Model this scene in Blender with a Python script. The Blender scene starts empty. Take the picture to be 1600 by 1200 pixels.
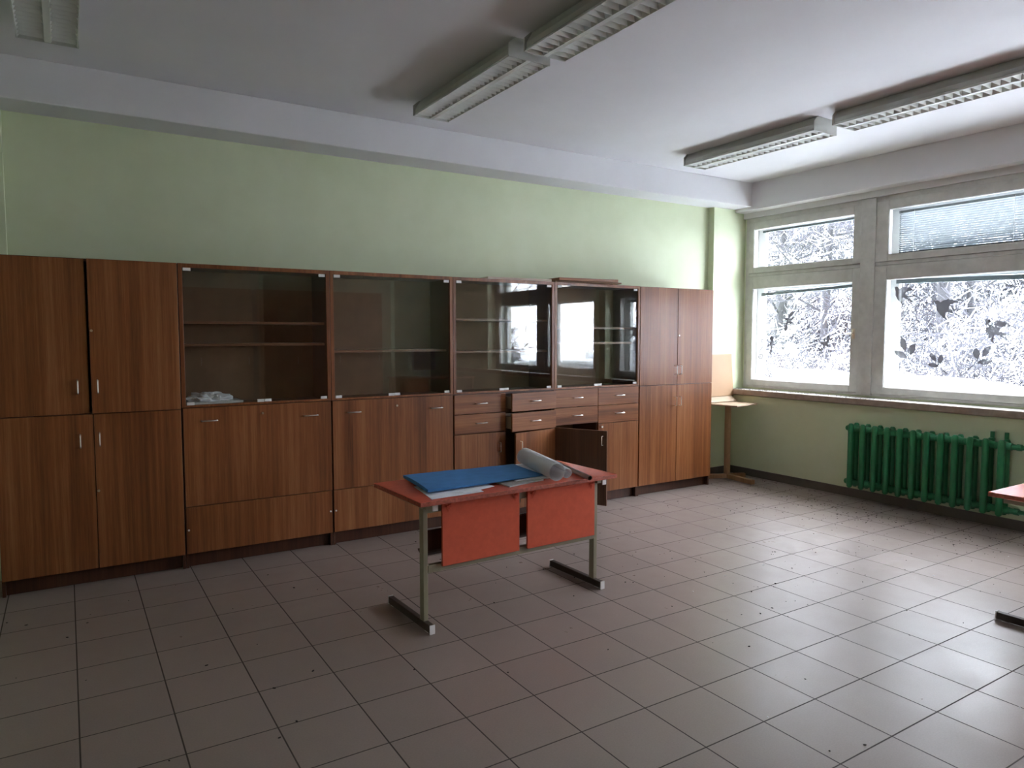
import bpy, bmesh, math, random
from mathutils import Vector, Matrix, Euler

random.seed(7)
C = bpy.context.scene.collection
PI = math.pi

# ------------------------------------------------------------------ camera, sky, exposure
sc = bpy.context.scene
cam_d = bpy.data.cameras.new('camera')
cam = bpy.data.objects.new('camera', cam_d)
C.objects.link(cam)
sc.camera = cam
cam_d.sensor_fit = 'HORIZONTAL'
cam_d.sensor_width = 36.0
cam_d.lens = 36.0 * 1103.5 / 1600.0
cam_d.clip_start = 0.05
cam_d.clip_end = 400
cam.location = (-1.4918, -1.9032, 1.3946)
cam.rotation_euler = (math.radians(90 - 3.875), 0, math.radians(-32.254))

world = bpy.data.worlds.new('overcast_sky')
sc.world = world
world.use_nodes = True
wn = world.node_tree.nodes
wl = world.node_tree.links
wn.clear()
w_out = wn.new('ShaderNodeOutputWorld')
w_bg = wn.new('ShaderNodeBackground')
w_tc = wn.new('ShaderNodeTexCoord')
w_sep = wn.new('ShaderNodeSeparateXYZ')
w_ramp = wn.new('ShaderNodeValToRGB')
w_ramp.color_ramp.elements[0].position = 0.0
w_ramp.color_ramp.elements[0].color = (0.86, 0.88, 1.0, 1)
w_ramp.color_ramp.elements[1].position = 0.7
w_ramp.color_ramp.elements[1].color = (0.90, 0.92, 1.0, 1)
wl.new(w_tc.outputs['Generated'], w_sep.inputs[0])
wl.new(w_sep.outputs[2], w_ramp.inputs[0])
wl.new(w_ramp.outputs[0], w_bg.inputs[0])
w_bg.inputs[1].default_value = 3.2
wl.new(w_bg.outputs[0], w_out.inputs[0])

sc.view_settings.view_transform = 'Standard'
sc.view_settings.look = 'None'
sc.view_settings.exposure = 3.5
sc.view_settings.gamma = 1.0
sc.view_settings.use_curve_mapping = False
sc.cycles.max_bounces = 12
sc.cycles.diffuse_bounces = 8
sc.cycles.glossy_bounces = 5
sc.cycles.transparent_max_bounces = 24
sc.cycles.sample_clamp_indirect = 8.0
sc.cycles.use_denoising = True

# ------------------------------------------------------------------ materials
def srgb(r, g, b):
    def f(c):
        c /= 255.0
        return c / 12.92 if c <= 0.04045 else ((c + 0.055) / 1.055) ** 2.4
    return (f(r), f(g), f(b), 1.0)

class NT:
    def __init__(s, name):
        s.m = bpy.data.materials.new(name)
        s.m.use_nodes = True
        s.n = s.m.node_tree.nodes
        s.l = s.m.node_tree.links
        s.n.clear()
        s.out = s.n.new('ShaderNodeOutputMaterial')
        s.b = s.n.new('ShaderNodeBsdfPrincipled')
        s.l.new(s.b.outputs[0], s.out.inputs[0])
    def node(s, t, **kw):
        x = s.n.new(t)
        for k, v in kw.items():
            setattr(x, k, v)
        return x
    def link(s, a, b):
        s.l.new(a, b)
    def coords(s, scale=(1, 1, 1), rand=False):
        tc = s.node('ShaderNodeTexCoord')
        mp = s.node('ShaderNodeMapping')
        mp.inputs['Scale'].default_value = scale
        s.link(tc.outputs['Object'], mp.inputs[0])
        if rand:
            oi = s.node('ShaderNodeObjectInfo')
            mu = s.node('ShaderNodeMath', operation='MULTIPLY')
            mu.inputs[1].default_value = 37.0
            s.link(oi.outputs['Random'], mu.inputs[0])
            s.link(mu.outputs[0], mp.inputs['Location'])
        return mp.outputs[0]
    def noise(s, vec, scale=5, detail=4, rough=0.55):
        x = s.node('ShaderNodeTexNoise')
        x.inputs['Scale'].default_value = scale
        x.inputs['Detail'].default_value = detail
        x.inputs['Roughness'].default_value = rough
        s.link(vec, x.inputs['Vector'])
        return x.outputs['Fac']
    def ramp(s, fac, stops):
        r = s.node('ShaderNodeValToRGB')
        e = r.color_ramp.elements
        while len(e) < len(stops):
            e.new(0.5)
        for i, (p, c) in enumerate(stops):
            e[i].position = p
            e[i].color = c
        s.link(fac, r.inputs[0])
        return r.outputs[0]
    def mix(s, fac, a, b, mode='MIX'):
        x = s.node('ShaderNodeMix', data_type='RGBA', blend_type=mode)
        for sock, v in ((x.inputs[0], fac), (x.inputs[6], a), (x.inputs[7], b)):
            if isinstance(v, (int, float, tuple)):
                sock.default_value = v
            else:
                s.link(v, sock)
        return x.outputs[2]
    def bump(s, h, strength=0.2, dist=0.002):
        x = s.node('ShaderNodeBump')
        x.inputs['Strength'].default_value = strength
        x.inputs['Distance'].default_value = dist
        s.link(h, x.inputs['Height'])
        s.link(x.outputs[0], s.b.inputs['Normal'])
    def math(s, op, a, b=None, c=None):
        x = s.node('ShaderNodeMath', operation=op)
        for i, v in enumerate((a, b, c)):
            if v is None:
                continue
            if isinstance(v, (int, float)):
                x.inputs[i].default_value = v
            else:
                s.link(v, x.inputs[i])
        return x.outputs[0]

def plain(name, col, rough=0.5, metal=0.0, var=0.08, nscale=8.0, spec=0.5, bump=0.0):
    t = NT(name)
    v = t.coords()
    n = t.noise(v, nscale, 5)
    dark = tuple(c * (1 - var) for c in col[:3]) + (1,)
    lite = tuple(min(1, c * (1 + var)) for c in col[:3]) + (1,)
    t.link(t.ramp(n, [(0.3, dark), (0.7, lite)]), t.b.inputs['Base Color'])
    t.b.inputs['Roughness'].default_value = rough
    t.b.inputs['Metallic'].default_value = metal
    t.b.inputs['Specular IOR Level'].default_value = spec
    if bump:
        n2 = t.noise(v, nscale * 12, 4)
        t.bump(n2, bump, 0.002)
    return t.m

def veneer(name, axis='z', dark=(0.085, 0.023, 0.006), mid=(0.235, 0.078, 0.023), light=(0.40, 0.17, 0.066), rough=0.34):
    t = NT(name)
    if axis == 'z':
        s1, s2, s3 = (9, 9, 0.25), (70, 70, 1.2), (260, 260, 9)
    else:
        s1, s2, s3 = (0.5, 9, 14), (1.6, 70, 80), (9, 260, 260)
    a = t.noise(t.coords(s1, True), 1.0, 3)
    b = t.noise(t.coords(s2, True), 1.0, 4)
    c = t.noise(t.coords(s3, True), 1.0, 2)
    f = t.math('ADD', t.math('MULTIPLY', a, 0.55), t.math('MULTIPLY', b, 0.45))
    f = t.math('ADD', f, t.math('MULTIPLY', t.math('SUBTRACT', c, 0.5), 0.22))
    col = t.ramp(f, [(0.26, dark + (1,)), (0.5, mid + (1,)), (0.76, light + (1,))])
    t.link(col, t.b.inputs['Base Color'])
    t.b.inputs['Roughness'].default_value = rough
    t.b.inputs['Specular IOR Level'].default_value = 0.5
    t.bump(f, 0.06, 0.001)
    return t.m

def glass(name, ior=1.5, tint=(1, 1, 1, 1), mult=1.0):
    t = NT(name)
    t.n.remove(t.b)
    tr = t.node('ShaderNodeBsdfTransparent')
    tr.inputs[0].default_value = tint
    gl = t.node('ShaderNodeBsdfGlossy')
    gl.inputs['Roughness'].default_value = 0.0
    gl.inputs['Color'].default_value = (1, 1, 1, 1)
    g = t.node('ShaderNodeNewGeometry')
    dp = t.node('ShaderNodeVectorMath', operation='DOT_PRODUCT')
    t.link(g.outputs['Incoming'], dp.inputs[0])
    t.link(g.outputs['Normal'], dp.inputs[1])
    k = t.math('POWER', t.math('SUBTRACT', 1.0, t.math('ABSOLUTE', dp.outputs['Value'])), 5.0)
    f0 = ((ior - 1) / (ior + 1)) ** 2
    fr = t.math('ADD', f0, t.math('MULTIPLY', k, 1 - f0))
    mx = t.node('ShaderNodeMixShader')
    f = t.math('MULTIPLY', fr, mult)
    t.link(f, mx.inputs[0])
    t.link(tr.outputs[0], mx.inputs[1])
    t.link(gl.outputs[0], mx.inputs[2])
    t.link(mx.outputs[0], t.out.inputs[0])
    return t.m

def film(name, col, opacity, rough=0.3):
    t = NT(name)
    t.b.inputs['Base Color'].default_value = col
    t.b.inputs['Roughness'].default_value = rough
    t.b.inputs['Alpha'].default_value = opacity
    return t.m

M = {}
# green painted plaster
def green_wall():
    t = NT('green_paint')
    v = t.coords()
    n = t.noise(v, 1.3, 4)
    n2 = t.noise(v, 6, 5)
    col = t.ramp(n, [(0.3, (0.60, 0.65, 0.44, 1)), (0.7, (0.65, 0.70, 0.50, 1))])
    col = t.mix(0.25, col, t.ramp(n2, [(0.35, (0.54, 0.62, 0.40, 1)), (0.65, (0.63, 0.71, 0.50, 1))]))
    t.link(col, t.b.inputs['Base Color'])
    t.b.inputs['Roughness'].default_value = 0.55
    t.bump(t.noise(v, 90, 4), 0.12, 0.002)
    return t.m
M['green'] = green_wall()
M['white_paint'] = plain('white_ceiling_paint', (0.68, 0.67, 0.69, 1), 0.8, var=0.03, nscale=2, bump=0.06)
M['frame'] = plain('aged_white_gloss_paint', (0.54, 0.53, 0.50, 1), 0.45, var=0.10, nscale=14, bump=0.05)
M['frame_bright'] = plain('white_outer_sash_paint', (0.72, 0.74, 0.74, 1), 0.4, var=0.03)
M['wood_v'] = veneer('walnut_veneer_upright_grain', 'z')
M['wood_h'] = veneer('walnut_veneer_level_grain', 'x')
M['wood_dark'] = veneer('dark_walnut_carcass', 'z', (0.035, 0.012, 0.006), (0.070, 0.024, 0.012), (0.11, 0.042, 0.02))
M['board_back'] = plain('hardboard_brown', (0.20, 0.115, 0.06, 1), 0.7, var=0.1)
M['wood_shaded'] = veneer('walnut_door_painted_shade', 'z', (0.045, 0.016, 0.008), (0.11, 0.040, 0.018), (0.18, 0.072, 0.034))  # same walnut, colour darkened to paint the shade of a face turned from the window
M['shelf_wood'] = veneer('shelf_veneer', 'x', (0.12, 0.05, 0.025), (0.22, 0.10, 0.05), (0.33, 0.17, 0.09))
M['chrome'] = plain('bright_metal_handle', (0.92, 0.90, 0.87, 1), 0.30, 1.0, var=0.05)
M['brass'] = plain('pale_metal_lock', (0.7, 0.62, 0.5, 1), 0.3, 1.0, var=0.05)
M['clip'] = plain('white_plastic', (0.78, 0.77, 0.76, 1), 0.4, var=0.03)
M['cab_glass'] = glass('cabinet_glass', 1.46, (0.95, 0.97, 0.96, 1), 1.0)
M['win_glass'] = glass('window_glass', 1.45, (0.97, 0.98, 0.98, 1))
M['red'] = plain('red_laminate', (0.66, 0.118, 0.062, 1), 0.24, var=0.06, nscale=30)
M['red_edge'] = plain('worn_red_edge', (0.42, 0.095, 0.055, 1), 0.5, var=0.35, nscale=60)
M['olive'] = plain('olive_grey_steel', (0.28, 0.25, 0.175, 1), 0.38, var=0.08)
M['dark_steel'] = plain('dark_brown_steel', (0.050, 0.036, 0.028, 1), 0.5, var=0.15)
M['radiator'] = plain('green_radiator_enamel', (0.024, 0.21, 0.085, 1), 0.36, var=0.14, nscale=12, bump=0.05)
M['blue'] = plain('blue_paper', (0.045, 0.20, 0.48, 1), 0.75, var=0.10, nscale=16, bump=0.12)
M['paper'] = plain('white_paper', (0.88, 0.88, 0.92, 1), 0.7, var=0.03)
M['paper_grey'] = plain('grey_paper', (0.58, 0.58, 0.57, 1), 0.7, var=0.1)
M['plastic_film'] = film('clear_plastic_film', (0.95, 0.95, 0.97, 1), 0.58, 0.28)
M['tube'] = plain('brown_card_tube', (0.24, 0.145, 0.11, 1), 0.5, var=0.08)
M['pine'] = veneer('pale_pine', 'z', (0.22, 0.115, 0.05), (0.34, 0.19, 0.095), (0.46, 0.28, 0.15), 0.5)
M['fibreboard'] = plain('tan_fibreboard', (0.37, 0.225, 0.12, 1), 0.6, var=0.05)
M['plywood_pale'] = plain('pale_plywood', (0.38, 0.28, 0.19, 1), 0.5, var=0.08)
M['pale_board'] = plain('pale_raw_board', (0.66, 0.54, 0.45, 1), 0.6, var=0.06)
M['alu'] = plain('white_louvre_metal', (0.62, 0.63, 0.60, 1), 0.32, 0.0, var=0.04)
M['fixture'] = plain('white_enamel_housing', (0.50, 0.51, 0.48, 1), 0.42, var=0.04)
M['tube_lamp'] = plain('unlit_fluorescent_tube', (0.72, 0.72, 0.70, 1), 0.2, var=0.02)
M['black'] = plain('black_plastic', (0.02, 0.02, 0.02, 1), 0.4)
M['blind'] = plain('grey_blind_slat', (0.22, 0.25, 0.265, 1), 0.4, var=0.04)
M['blind_dark'] = plain('dark_blind_rail', (0.09, 0.12, 0.13, 1), 0.5, var=0.04)
M['sticker'] = film('frosted_sticker', (0.16, 0.16, 0.18, 1), 0.70, 0.5)
M['skirting'] = plain('grey_tile_skirting', (0.14, 0.125, 0.115, 1), 0.45, var=0.08)
M['sill'] = plain('painted_sill', (0.66, 0.64, 0.60, 1), 0.4, var=0.08, nscale=25)
M['sill_front'] = plain('bare_sill_edge', (0.33, 0.26, 0.21, 1), 0.5, var=0.18, nscale=20)
M['snow'] = plain('snow', (0.80, 0.84, 0.88, 1), 0.7, var=0.02)
M['crumb'] = plain('dark_crumbs', (0.018, 0.014, 0.012, 1), 0.8)
M['plaster_chip'] = plain('white_plaster_chips', (0.7, 0.7, 0.7, 1), 0.8)

def brick_mat():
    t = NT('red_brick')
    x = t.node('ShaderNodeTexBrick')
    x.inputs['Color1'].default_value = (0.42, 0.13, 0.09, 1)
    x.inputs['Color2'].default_value = (0.36, 0.10, 0.07, 1)
    x.inputs['Mortar'].default_value = (0.45, 0.42, 0.40, 1)
    x.inputs['Scale'].default_value = 4
    v = t.coords()
    mp = t.node('ShaderNodeMapping')
    mp.inputs['Rotation'].default_value = (PI / 2, 0, PI / 2)
    t.link(v, mp.inputs[0])
    t.link(mp.outputs[0], x.inputs['Vector'])
    t.link(x.outputs[0], t.b.inputs['Base Color'])
    t.b.inputs['Roughness'].default_value = 0.9
    return t.m
M['brick'] = brick_mat()

def bark_mat(name, bark, cover):
    t = NT(name)
    g = t.node('ShaderNodeNewGeometry')
    s = t.node('ShaderNodeSeparateXYZ')
    t.link(g.outputs['Normal'], s.inputs[0])
    n = t.noise(t.coords((1, 1, 1)), 6, 4)
    f = t.math('ADD', s.outputs[2], t.math('MULTIPLY', t.math('SUBTRACT', n, 0.5), 1.6))
    k = t.ramp(f, [(cover, (0, 0, 0, 1)), (cover + 0.18, (1, 1, 1, 1))])
    t.link(t.mix(k, bark, (0.80, 0.84, 0.90, 1)), t.b.inputs['Base Color'])
    t.b.inputs['Roughness'].default_value = 0.9
    return t.m
M['bark'] = bark_mat('snowy_bark', (0.012, 0.0118, 0.014, 1), 0.72)
M['twig'] = bark_mat('frosted_twigs', (0.024, 0.0235, 0.029, 1), 0.32)

def floor_mat():
    t = NT('grey_beige_floor_tiles')
    tc = t.node('ShaderNodeTexCoord')
    sp = t.node('ShaderNodeSeparateXYZ')
    t.link(tc.outputs['Object'], sp.inputs[0])
    jw = 0.0048 / 0.3
    fx = t.math('DIVIDE', sp.outputs[0], 0.3)
    fy = t.math('DIVIDE', sp.outputs[1], 0.3)
    def line(f):
        a = t.math('ABSOLUTE', t.math('SUBTRACT', t.math('FRACT', t.math('ADD', f, 0.5)), 0.5))
        return t.ramp(a, [(jw * 0.42, (1, 1, 1, 1)), (jw * 0.62, (0, 0, 0, 1))])
    j = t.math('MAXIMUM', line(fx), line(fy))
    cb = t.node('ShaderNodeCombineXYZ')
    t.link(t.math('FLOOR', fx), cb.inputs[0])
    t.link(t.math('FLOOR', fy), cb.inputs[1])
    wnz = t.node('ShaderNodeTexWhiteNoise', noise_dimensions='2D')
    t.link(cb.outputs[0], wnz.inputs['Vector'])
    v = t.coords()
    base = t.ramp(wnz.outputs['Value'], [(0.0, (0.255, 0.200, 0.176, 1)), (1.0, (0.30, 0.238, 0.21, 1))])
    big = t.noise(v, 1.6, 6, 0.6)
    fine = t.noise(v, 160, 3, 0.7)
    base = t.mix(t.math('MULTIPLY', big, 0.5), base, (0.30, 0.245, 0.22, 1))
    base = t.mix(0.16, base, t.ramp(fine, [(0.35, (0.10, 0.082, 0.072, 1)), (0.65, (0.30, 0.26, 0.235, 1))]))
    col = t.mix(j, base, (0.036, 0.026, 0.021, 1))
    t.link(col, t.b.inputs['Base Color'])
    sm = t.noise(v, 5, 6, 0.65)
    r = t.ramp(sm, [(0.3, (0.27, 0.27, 0.27, 1)), (0.7, (0.40, 0.40, 0.40, 1))])
    r2 = t.mix(j, r, (0.8, 0.8, 0.8, 1))
    t.link(r2, t.b.inputs['Roughness'])
    t.b.inputs['Specular IOR Level'].default_value = 0.5
    h = t.math('SUBTRACT', t.math('MULTIPLY', fine, 0.06), j)
    t.bump(h, 0.5, 0.0015)
    return t.m
M['floor'] = floor_mat()

# ------------------------------------------------------------------ mesh helpers
def BM():
    return bmesh.new()

def box(bm, x0, x1, y0, y1, z0, z1, bev=0.0, mat=None):
    r = bmesh.ops.create_cube(bm, size=1.0)
    vs = r['verts']
    for v in vs:
        v.co = Vector((x0 + (v.co.x + 0.5) * (x1 - x0), y0 + (v.co.y + 0.5) * (y1 - y0), z0 + (v.co.z + 0.5) * (z1 - z0)))
    if mat is not None:
        for v in vs:
            v.co = mat @ v.co
    if bev > 0:
        es = set()
        for v in vs:
            es.update(v.link_edges)
        bmesh.ops.bevel(bm, geom=list(es), offset=bev, segments=2, affect='EDGES', profile=0.5)
    return bm

def prism(bm, pts, axis, a0, a1, bev=0.0):
    """closed 2D outline extruded along an axis; pts are the two other coords in xyz order"""
    def P(p, a):
        if axis == 'x': return (a, p[0], p[1])
        if axis == 'y': return (p[0], a, p[1])
        return (p[0], p[1], a)
    A = [bm.verts.new(P(p, a0)) for p in pts]
    B = [bm.verts.new(P(p, a1)) for p in pts]
    n = len(pts)
    fs = [bm.faces.new(A[::-1]), bm.faces.new(B)]
    for i in range(n):
        fs.append(bm.faces.new((A[i], A[(i + 1) % n], B[(i + 1) % n], B[i])))
    bmesh.ops.recalc_face_normals(bm, faces=fs)
    if bev:
        es = set()
        for f in fs:
            es.update(f.edges)
        bmesh.ops.bevel(bm, geom=list(es), offset=bev, segments=2, affect='EDGES')
    return bm

def tube(bm, pts, rad, n=10, cap=True, squash=None):
    """swept round tube through points; rad number or list"""
    pts = [Vector(p) for p in pts]
    rings = []
    up = None
    for i, p in enumerate(pts):
        if i == 0: d = pts[1] - p
        elif i == len(pts) - 1: d = p - pts[i - 1]
        else: d = (pts[i + 1] - p).normalized() + (p - pts[i - 1]).normalized()
        if d.length < 1e-9: d = Vector((0, 0, 1))
        d.normalize()
        if up is None:
            up = Vector((0, 0, 1)) if abs(d.z) < 0.9 else Vector((1, 0, 0))
        s = d.cross(up)
        if s.length < 1e-4:
            s = d.cross(Vector((0, 1, 0)))
        s.normalize()
        u = s.cross(d).normalized()
        up = u
        r = rad[i] if isinstance(rad, (list, tuple)) else rad
        ring = []
        for k in range(n):
            a = 2 * PI * k / n
            ring.append(bm.verts.new(p + s * math.cos(a) * r + u * math.sin(a) * r))
        rings.append(ring)
    for i in range(len(rings) - 1):
        for k in range(n):
            bm.faces.new((rings[i][k], rings[i][(k + 1) % n], rings[i + 1][(k + 1) % n], rings[i + 1][k]))
    if cap:
        bm.faces.new(rings[0][::-1])
        bm.faces.new(rings[-1])
    return bm

def obj(name, bm, mat, parent=None, smooth=False, loc=None, rot=None):
    me = bpy.data.meshes.new(name)
    bmesh.ops.recalc_face_normals(bm, faces=bm.faces)
    bm.to_mesh(me)
    bm.free()
    mats = mat if isinstance(mat, (list, tuple)) else [mat]
    for m in mats:
        me.materials.append(m)
    if smooth:
        me.polygons.foreach_set('use_smooth', [True] * len(me.polygons))
        try:
            me.set_sharp_from_angle(angle=math.radians(40))
        except Exception:
            pass
    o = bpy.data.objects.new(name, me)
    C.objects.link(o)
    if parent is not None:
        o.parent = parent
    if loc is not None: o.location = loc
    if rot is not None: o.rotation_euler = rot
    return o

def tag(o, label=None, cat=None, group=None, kind=None):
    if label: o['label'] = label
    if cat: o['category'] = cat
    if group: o['group'] = group
    if kind: o['kind'] = kind
    return o

def thing(name, label, cat, loc=(0, 0, 0), rz=0.0, group=None, kind=None):
    o = bpy.data.objects.new(name, None)
    o.empty_display_size = 0.1
    C.objects.link(o)
    o.location = loc
    o.rotation_euler = (0, 0, rz)
    return tag(o, label, cat, group, kind)

def dup(root, loc, rz, label):
    def cp(o, p):
        c = o.copy()
        C.objects.link(c)
        if p is not None: c.parent = p
        for ch in list(o.children):
            cp(ch, c)
        return c
    r = cp(root, None)
    r.location = loc
    r.rotation_euler = (0, 0, rz)
    r['label'] = label
    return r

def struct(name, bm, mat, label=None, smooth=False):
    o = obj(name, bm, mat, None, smooth)
    o['kind'] = 'structure'
    if label: o['label'] = label
    return o

# ------------------------------------------------------------------ room shell
XL, XW, XO = -3.0, 4.25, 4.71        # left wall, window wall inner face, outer face
YF, YC, YB = -3.7, 2.99, 3.06        # far wall behind camera, column face, back wall
ZC = 2.89

b = BM(); box(b, XL - 0.2, XO, YF - 0.2, YB + 0.2, -0.15, 0)
struct('floor', b, M['floor'], 'grey beige square floor tiles with dark joints')
b = BM(); box(b, XL - 0.2, XO, YF - 0.2, YB + 0.2, ZC, ZC + 0.2)
struct('ceiling', b, M['white_paint'], 'white painted ceiling')
b = BM(); box(b, XL - 0.2, XO, YB, YB + 0.2, 0, ZC)
struct('wall_back', b, M['green'], 'light green wall above the cupboards')
b = BM(); box(b, XL - 0.2, XL, YF - 0.2, YB, 0, ZC)
struct('wall_left', b, M['green'])
b = BM(); box(b, XL, XO, YF - 0.2, YF, 0, ZC)
struct('wall_front', b, M['green'])

# window wall: apron, piers, header
KW = 5.90 / 5.82
def KY(y): return -1.903 + (y + 1.903) * KW
def KZ(z): return 1.3946 + (z - 1.3946) * KW
WZ0, WZ1 = KZ(0.882), KZ(2.56)
G = [(0.285, 2.905), (-2.62, 0.045)]   # window groups along y
b = BM()
box(b, XW, XO, YF, YC, 0, 0.80)
box(b, XW + 0.16, XO, YF, YC, 0.80, WZ0)
box(b, XW, XO, KY(0.045), KY(0.285), 0.80, 2.63)
box(b, XW, XO, YF, KY(-2.62), 0.80, 2.63)
box(b, XW + 0.16, XO, KY(2.905), YC, WZ0, 2.63)
struct('wall_right', b, M['green'], 'green wall below and beside the windows')
b = BM()
box(b, XW, XO, YF, YC, 2.63, ZC, 0.004)
box(b, XW + 0.13, XO, KY(0.285), YC, WZ1, 2.63)
box(b, XW + 0.13, XO, KY(-2.62), KY(0.045), WZ1, 2.63)
struct('trim_1', b, M['white_paint'], 'white beam above the windows')
b = BM(); box(b, XL, XW + 0.01, 2.79, YB, 2.66, ZC, 0.005)
struct('trim_2', b, M['white_paint'], 'white boxed beam along the back wall')
b = BM(); box(b, 3.95, XO, YC, YB, 0, 2.66)
struct('wall_column_right', b, M['green'], 'green column in the back right corner')
b = BM(); box(b, XL, -1.752, YC, YB, 0, 2.66)
struct('wall_column_left', b, M['green'], 'green column at the left end of the back wall')
b = BM()
box(b, XW - 0.012, XW, YF, YC, 0, 0.075, 0.003)
struct('baseboard_right', b, M['skirting'])
b = BM()
box(b, 3.95, XW - 0.012, YC - 0.012, YC, 0, 0.075, 0.003)
struct('baseboard_back', b, M['skirting'])
# sill
b = BM(); box(b, XW - 0.03, XW + 0.165, YF, YC, 0.806, 0.862, 0.006)
for f in b.faces:
    if f.normal.x < -0.6 or f.calc_center_median().x < XW - 0.026:
        f.material_index = 1
sill = obj('trim_3', b, [M['sill'], M['sill_front']])
sill['kind'] = 'structure'; sill['label'] = 'white painted window sill with a bare wooden edge'

# ------------------------------------------------------------------ windows
XF = XW + 0.16    # frame face
def window(n, yl, yr, gl, gr, label):
    """yl > yr : outer edges, gl/gr glass edges. Sashes upper and lower."""
    yl, yr, gl, gr = KY(yl), KY(yr), KY(gl), KY(gr)
    w = thing('window_%d' % n, label, 'window', (XF, (yl + yr) / 2, WZ0), 0, kind='structure')
    y0 = (yl + yr) / 2
    L = lambda y: y - y0
    Z = lambda z: z - WZ0
    fr = 0.042
    b = BM()
    for (ya, yb, za, zb) in ((yr, yr + fr, WZ0, WZ1), (yl - fr, yl, WZ0, WZ1), (yr + fr, yl - fr, WZ1 - fr, WZ1), (yr + fr, yl - fr, WZ0, WZ0 + 0.022), (yr + fr, yl - fr, KZ(1.985), KZ(2.015))):
        box(b, -0.006, 0.27, L(ya), L(yb), Z(za), Z(zb), 0.003)
    obj('window_frame', b, M['frame'], w)
    for (za, zb, ga, gb, nm) in ((KZ(2.017), WZ1 - fr - 0.002, KZ(2.07), KZ(2.445), 'upper'), (WZ0 + 0.024, KZ(1.983), KZ(0.962), KZ(1.865), 'lower')):
        b = BM()
        ya, yb = yr + fr + 0.002, yl - fr - 0.002
        # sash members, stepped profile: outer face and a recessed inner bead
        for (a0, a1, c0, c1) in ((ya, gr, za, zb), (gl, yb, za, zb), (gr, gl, gb, zb), (gr, gl, za, ga)):
            box(b, -0.018, 0.045, L(a0), L(a1), Z(c0), Z(c1), 0.003)
        bd = 0.012
        for (a0, a1, c0, c1) in ((gr - 0.001, gr + bd * .3, ga, gb), (gl - bd * .3, gl + 0.001, ga, gb), (gr, gl, gb - bd * .3, gb + 0.001), (gr, gl, ga - 0.001, ga + bd * .3)):
            box(b, -0.010, 0.03, L(a0), L(a1), Z(c0), Z(c1))
        s = obj('sash', b, M['frame'], w)
        b = BM(); box(b, 0.018, 0.0215, L(gr), L(gl), Z(ga), Z(gb))
        obj('pane', b, M['win_glass'], s)
        # outer sash, seen through the glass
        b = BM()
        o = 0.028
        for (a0, a1, c0, c1) in ((ya, gr + o, za, zb), (gl - o, yb, za, zb), (gr + o, gl - o, gb - o * .5, zb), (gr + o, gl - o, za, ga + 0.012)):
            box(b, 0.13, 0.17, L(a0), L(a1), Z(c0), Z(c1), 0.002)
        s2 = obj('outer_sash', b, M['frame_bright'], w)
        b = BM(); box(b, 0.148, 0.1515, L(gr + o), L(gl - o), Z(ga), Z(gb))
        obj('pane', b, M['win_glass'], s2)
        if nm == 'lower':
            b = BM()
            for yy in (gr - 0.035,):
                box(b, -0.030, -0.018, L(yy - 0.012), L(yy + 0.012), Z(1.37), Z(1.46), 0.003)
                tube(b, [(-0.03, L(yy), Z(1.42)), (-0.05, L(yy), Z(1.42)), (-0.055, L(yy + 0.02), Z(1.418)), (-0.055, L(yy + 0.075), Z(1.415))], 0.0055, 8)
            obj('latch', b, M['brass'], s, True)
    return w

w1 = window(1, 2.905, 1.622, 2.803, 1.752, 'left window with flower stickers and snow outside')
w2 = window(2, 1.614, 0.285, 1.447, 0.395, 'window with a lowered blind in its top light and swallow stickers')
w3 = window(3, 0.045, -1.285, -0.07, -1.15, 'third window, seen only in the glass of the cupboards')
w4 = window(4, -1.29, -2.62, -1.43, -2.50, 'fourth window, seen only in the glass of the cupboards')
# vertical cover strip between windows one and two, three and four
b = BM(); box(b, XF - 0.026, XF, KY(1.550), KY(1.680), WZ0 + 0.005, WZ1 - 0.005, 0.004)
struct('trim_4', b, M['frame'], 'upright cover board between the two windows')
b = BM(); box(b, XF - 0.026, XF, KY(-1.35), KY(-1.225), WZ0 + 0.005, WZ1 - 0.005, 0.004)
struct('trim_5', b, M['frame'], 'upright cover board between the windows further along')

def portal(name, y0, y1):
    d = bpy.data.lights.new(name, 'AREA')
    d.shape = 'RECTANGLE'
    d.size = y1 - y0
    d.size_y = WZ1 - WZ0
    d.cycles.is_portal = True
    o = bpy.data.objects.new(name, d)
    C.objects.link(o)
    o.location = (XO + 0.01, (y0 + y1) / 2, (WZ0 + WZ1) / 2)
    o.rotation_euler = (PI / 2, 0, PI / 2)   # emits toward -x
    return o
portal('sky_portal', KY(0.285), KY(2.905))
portal('sky_portal.001', KY(-2.62), KY(0.045))

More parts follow.
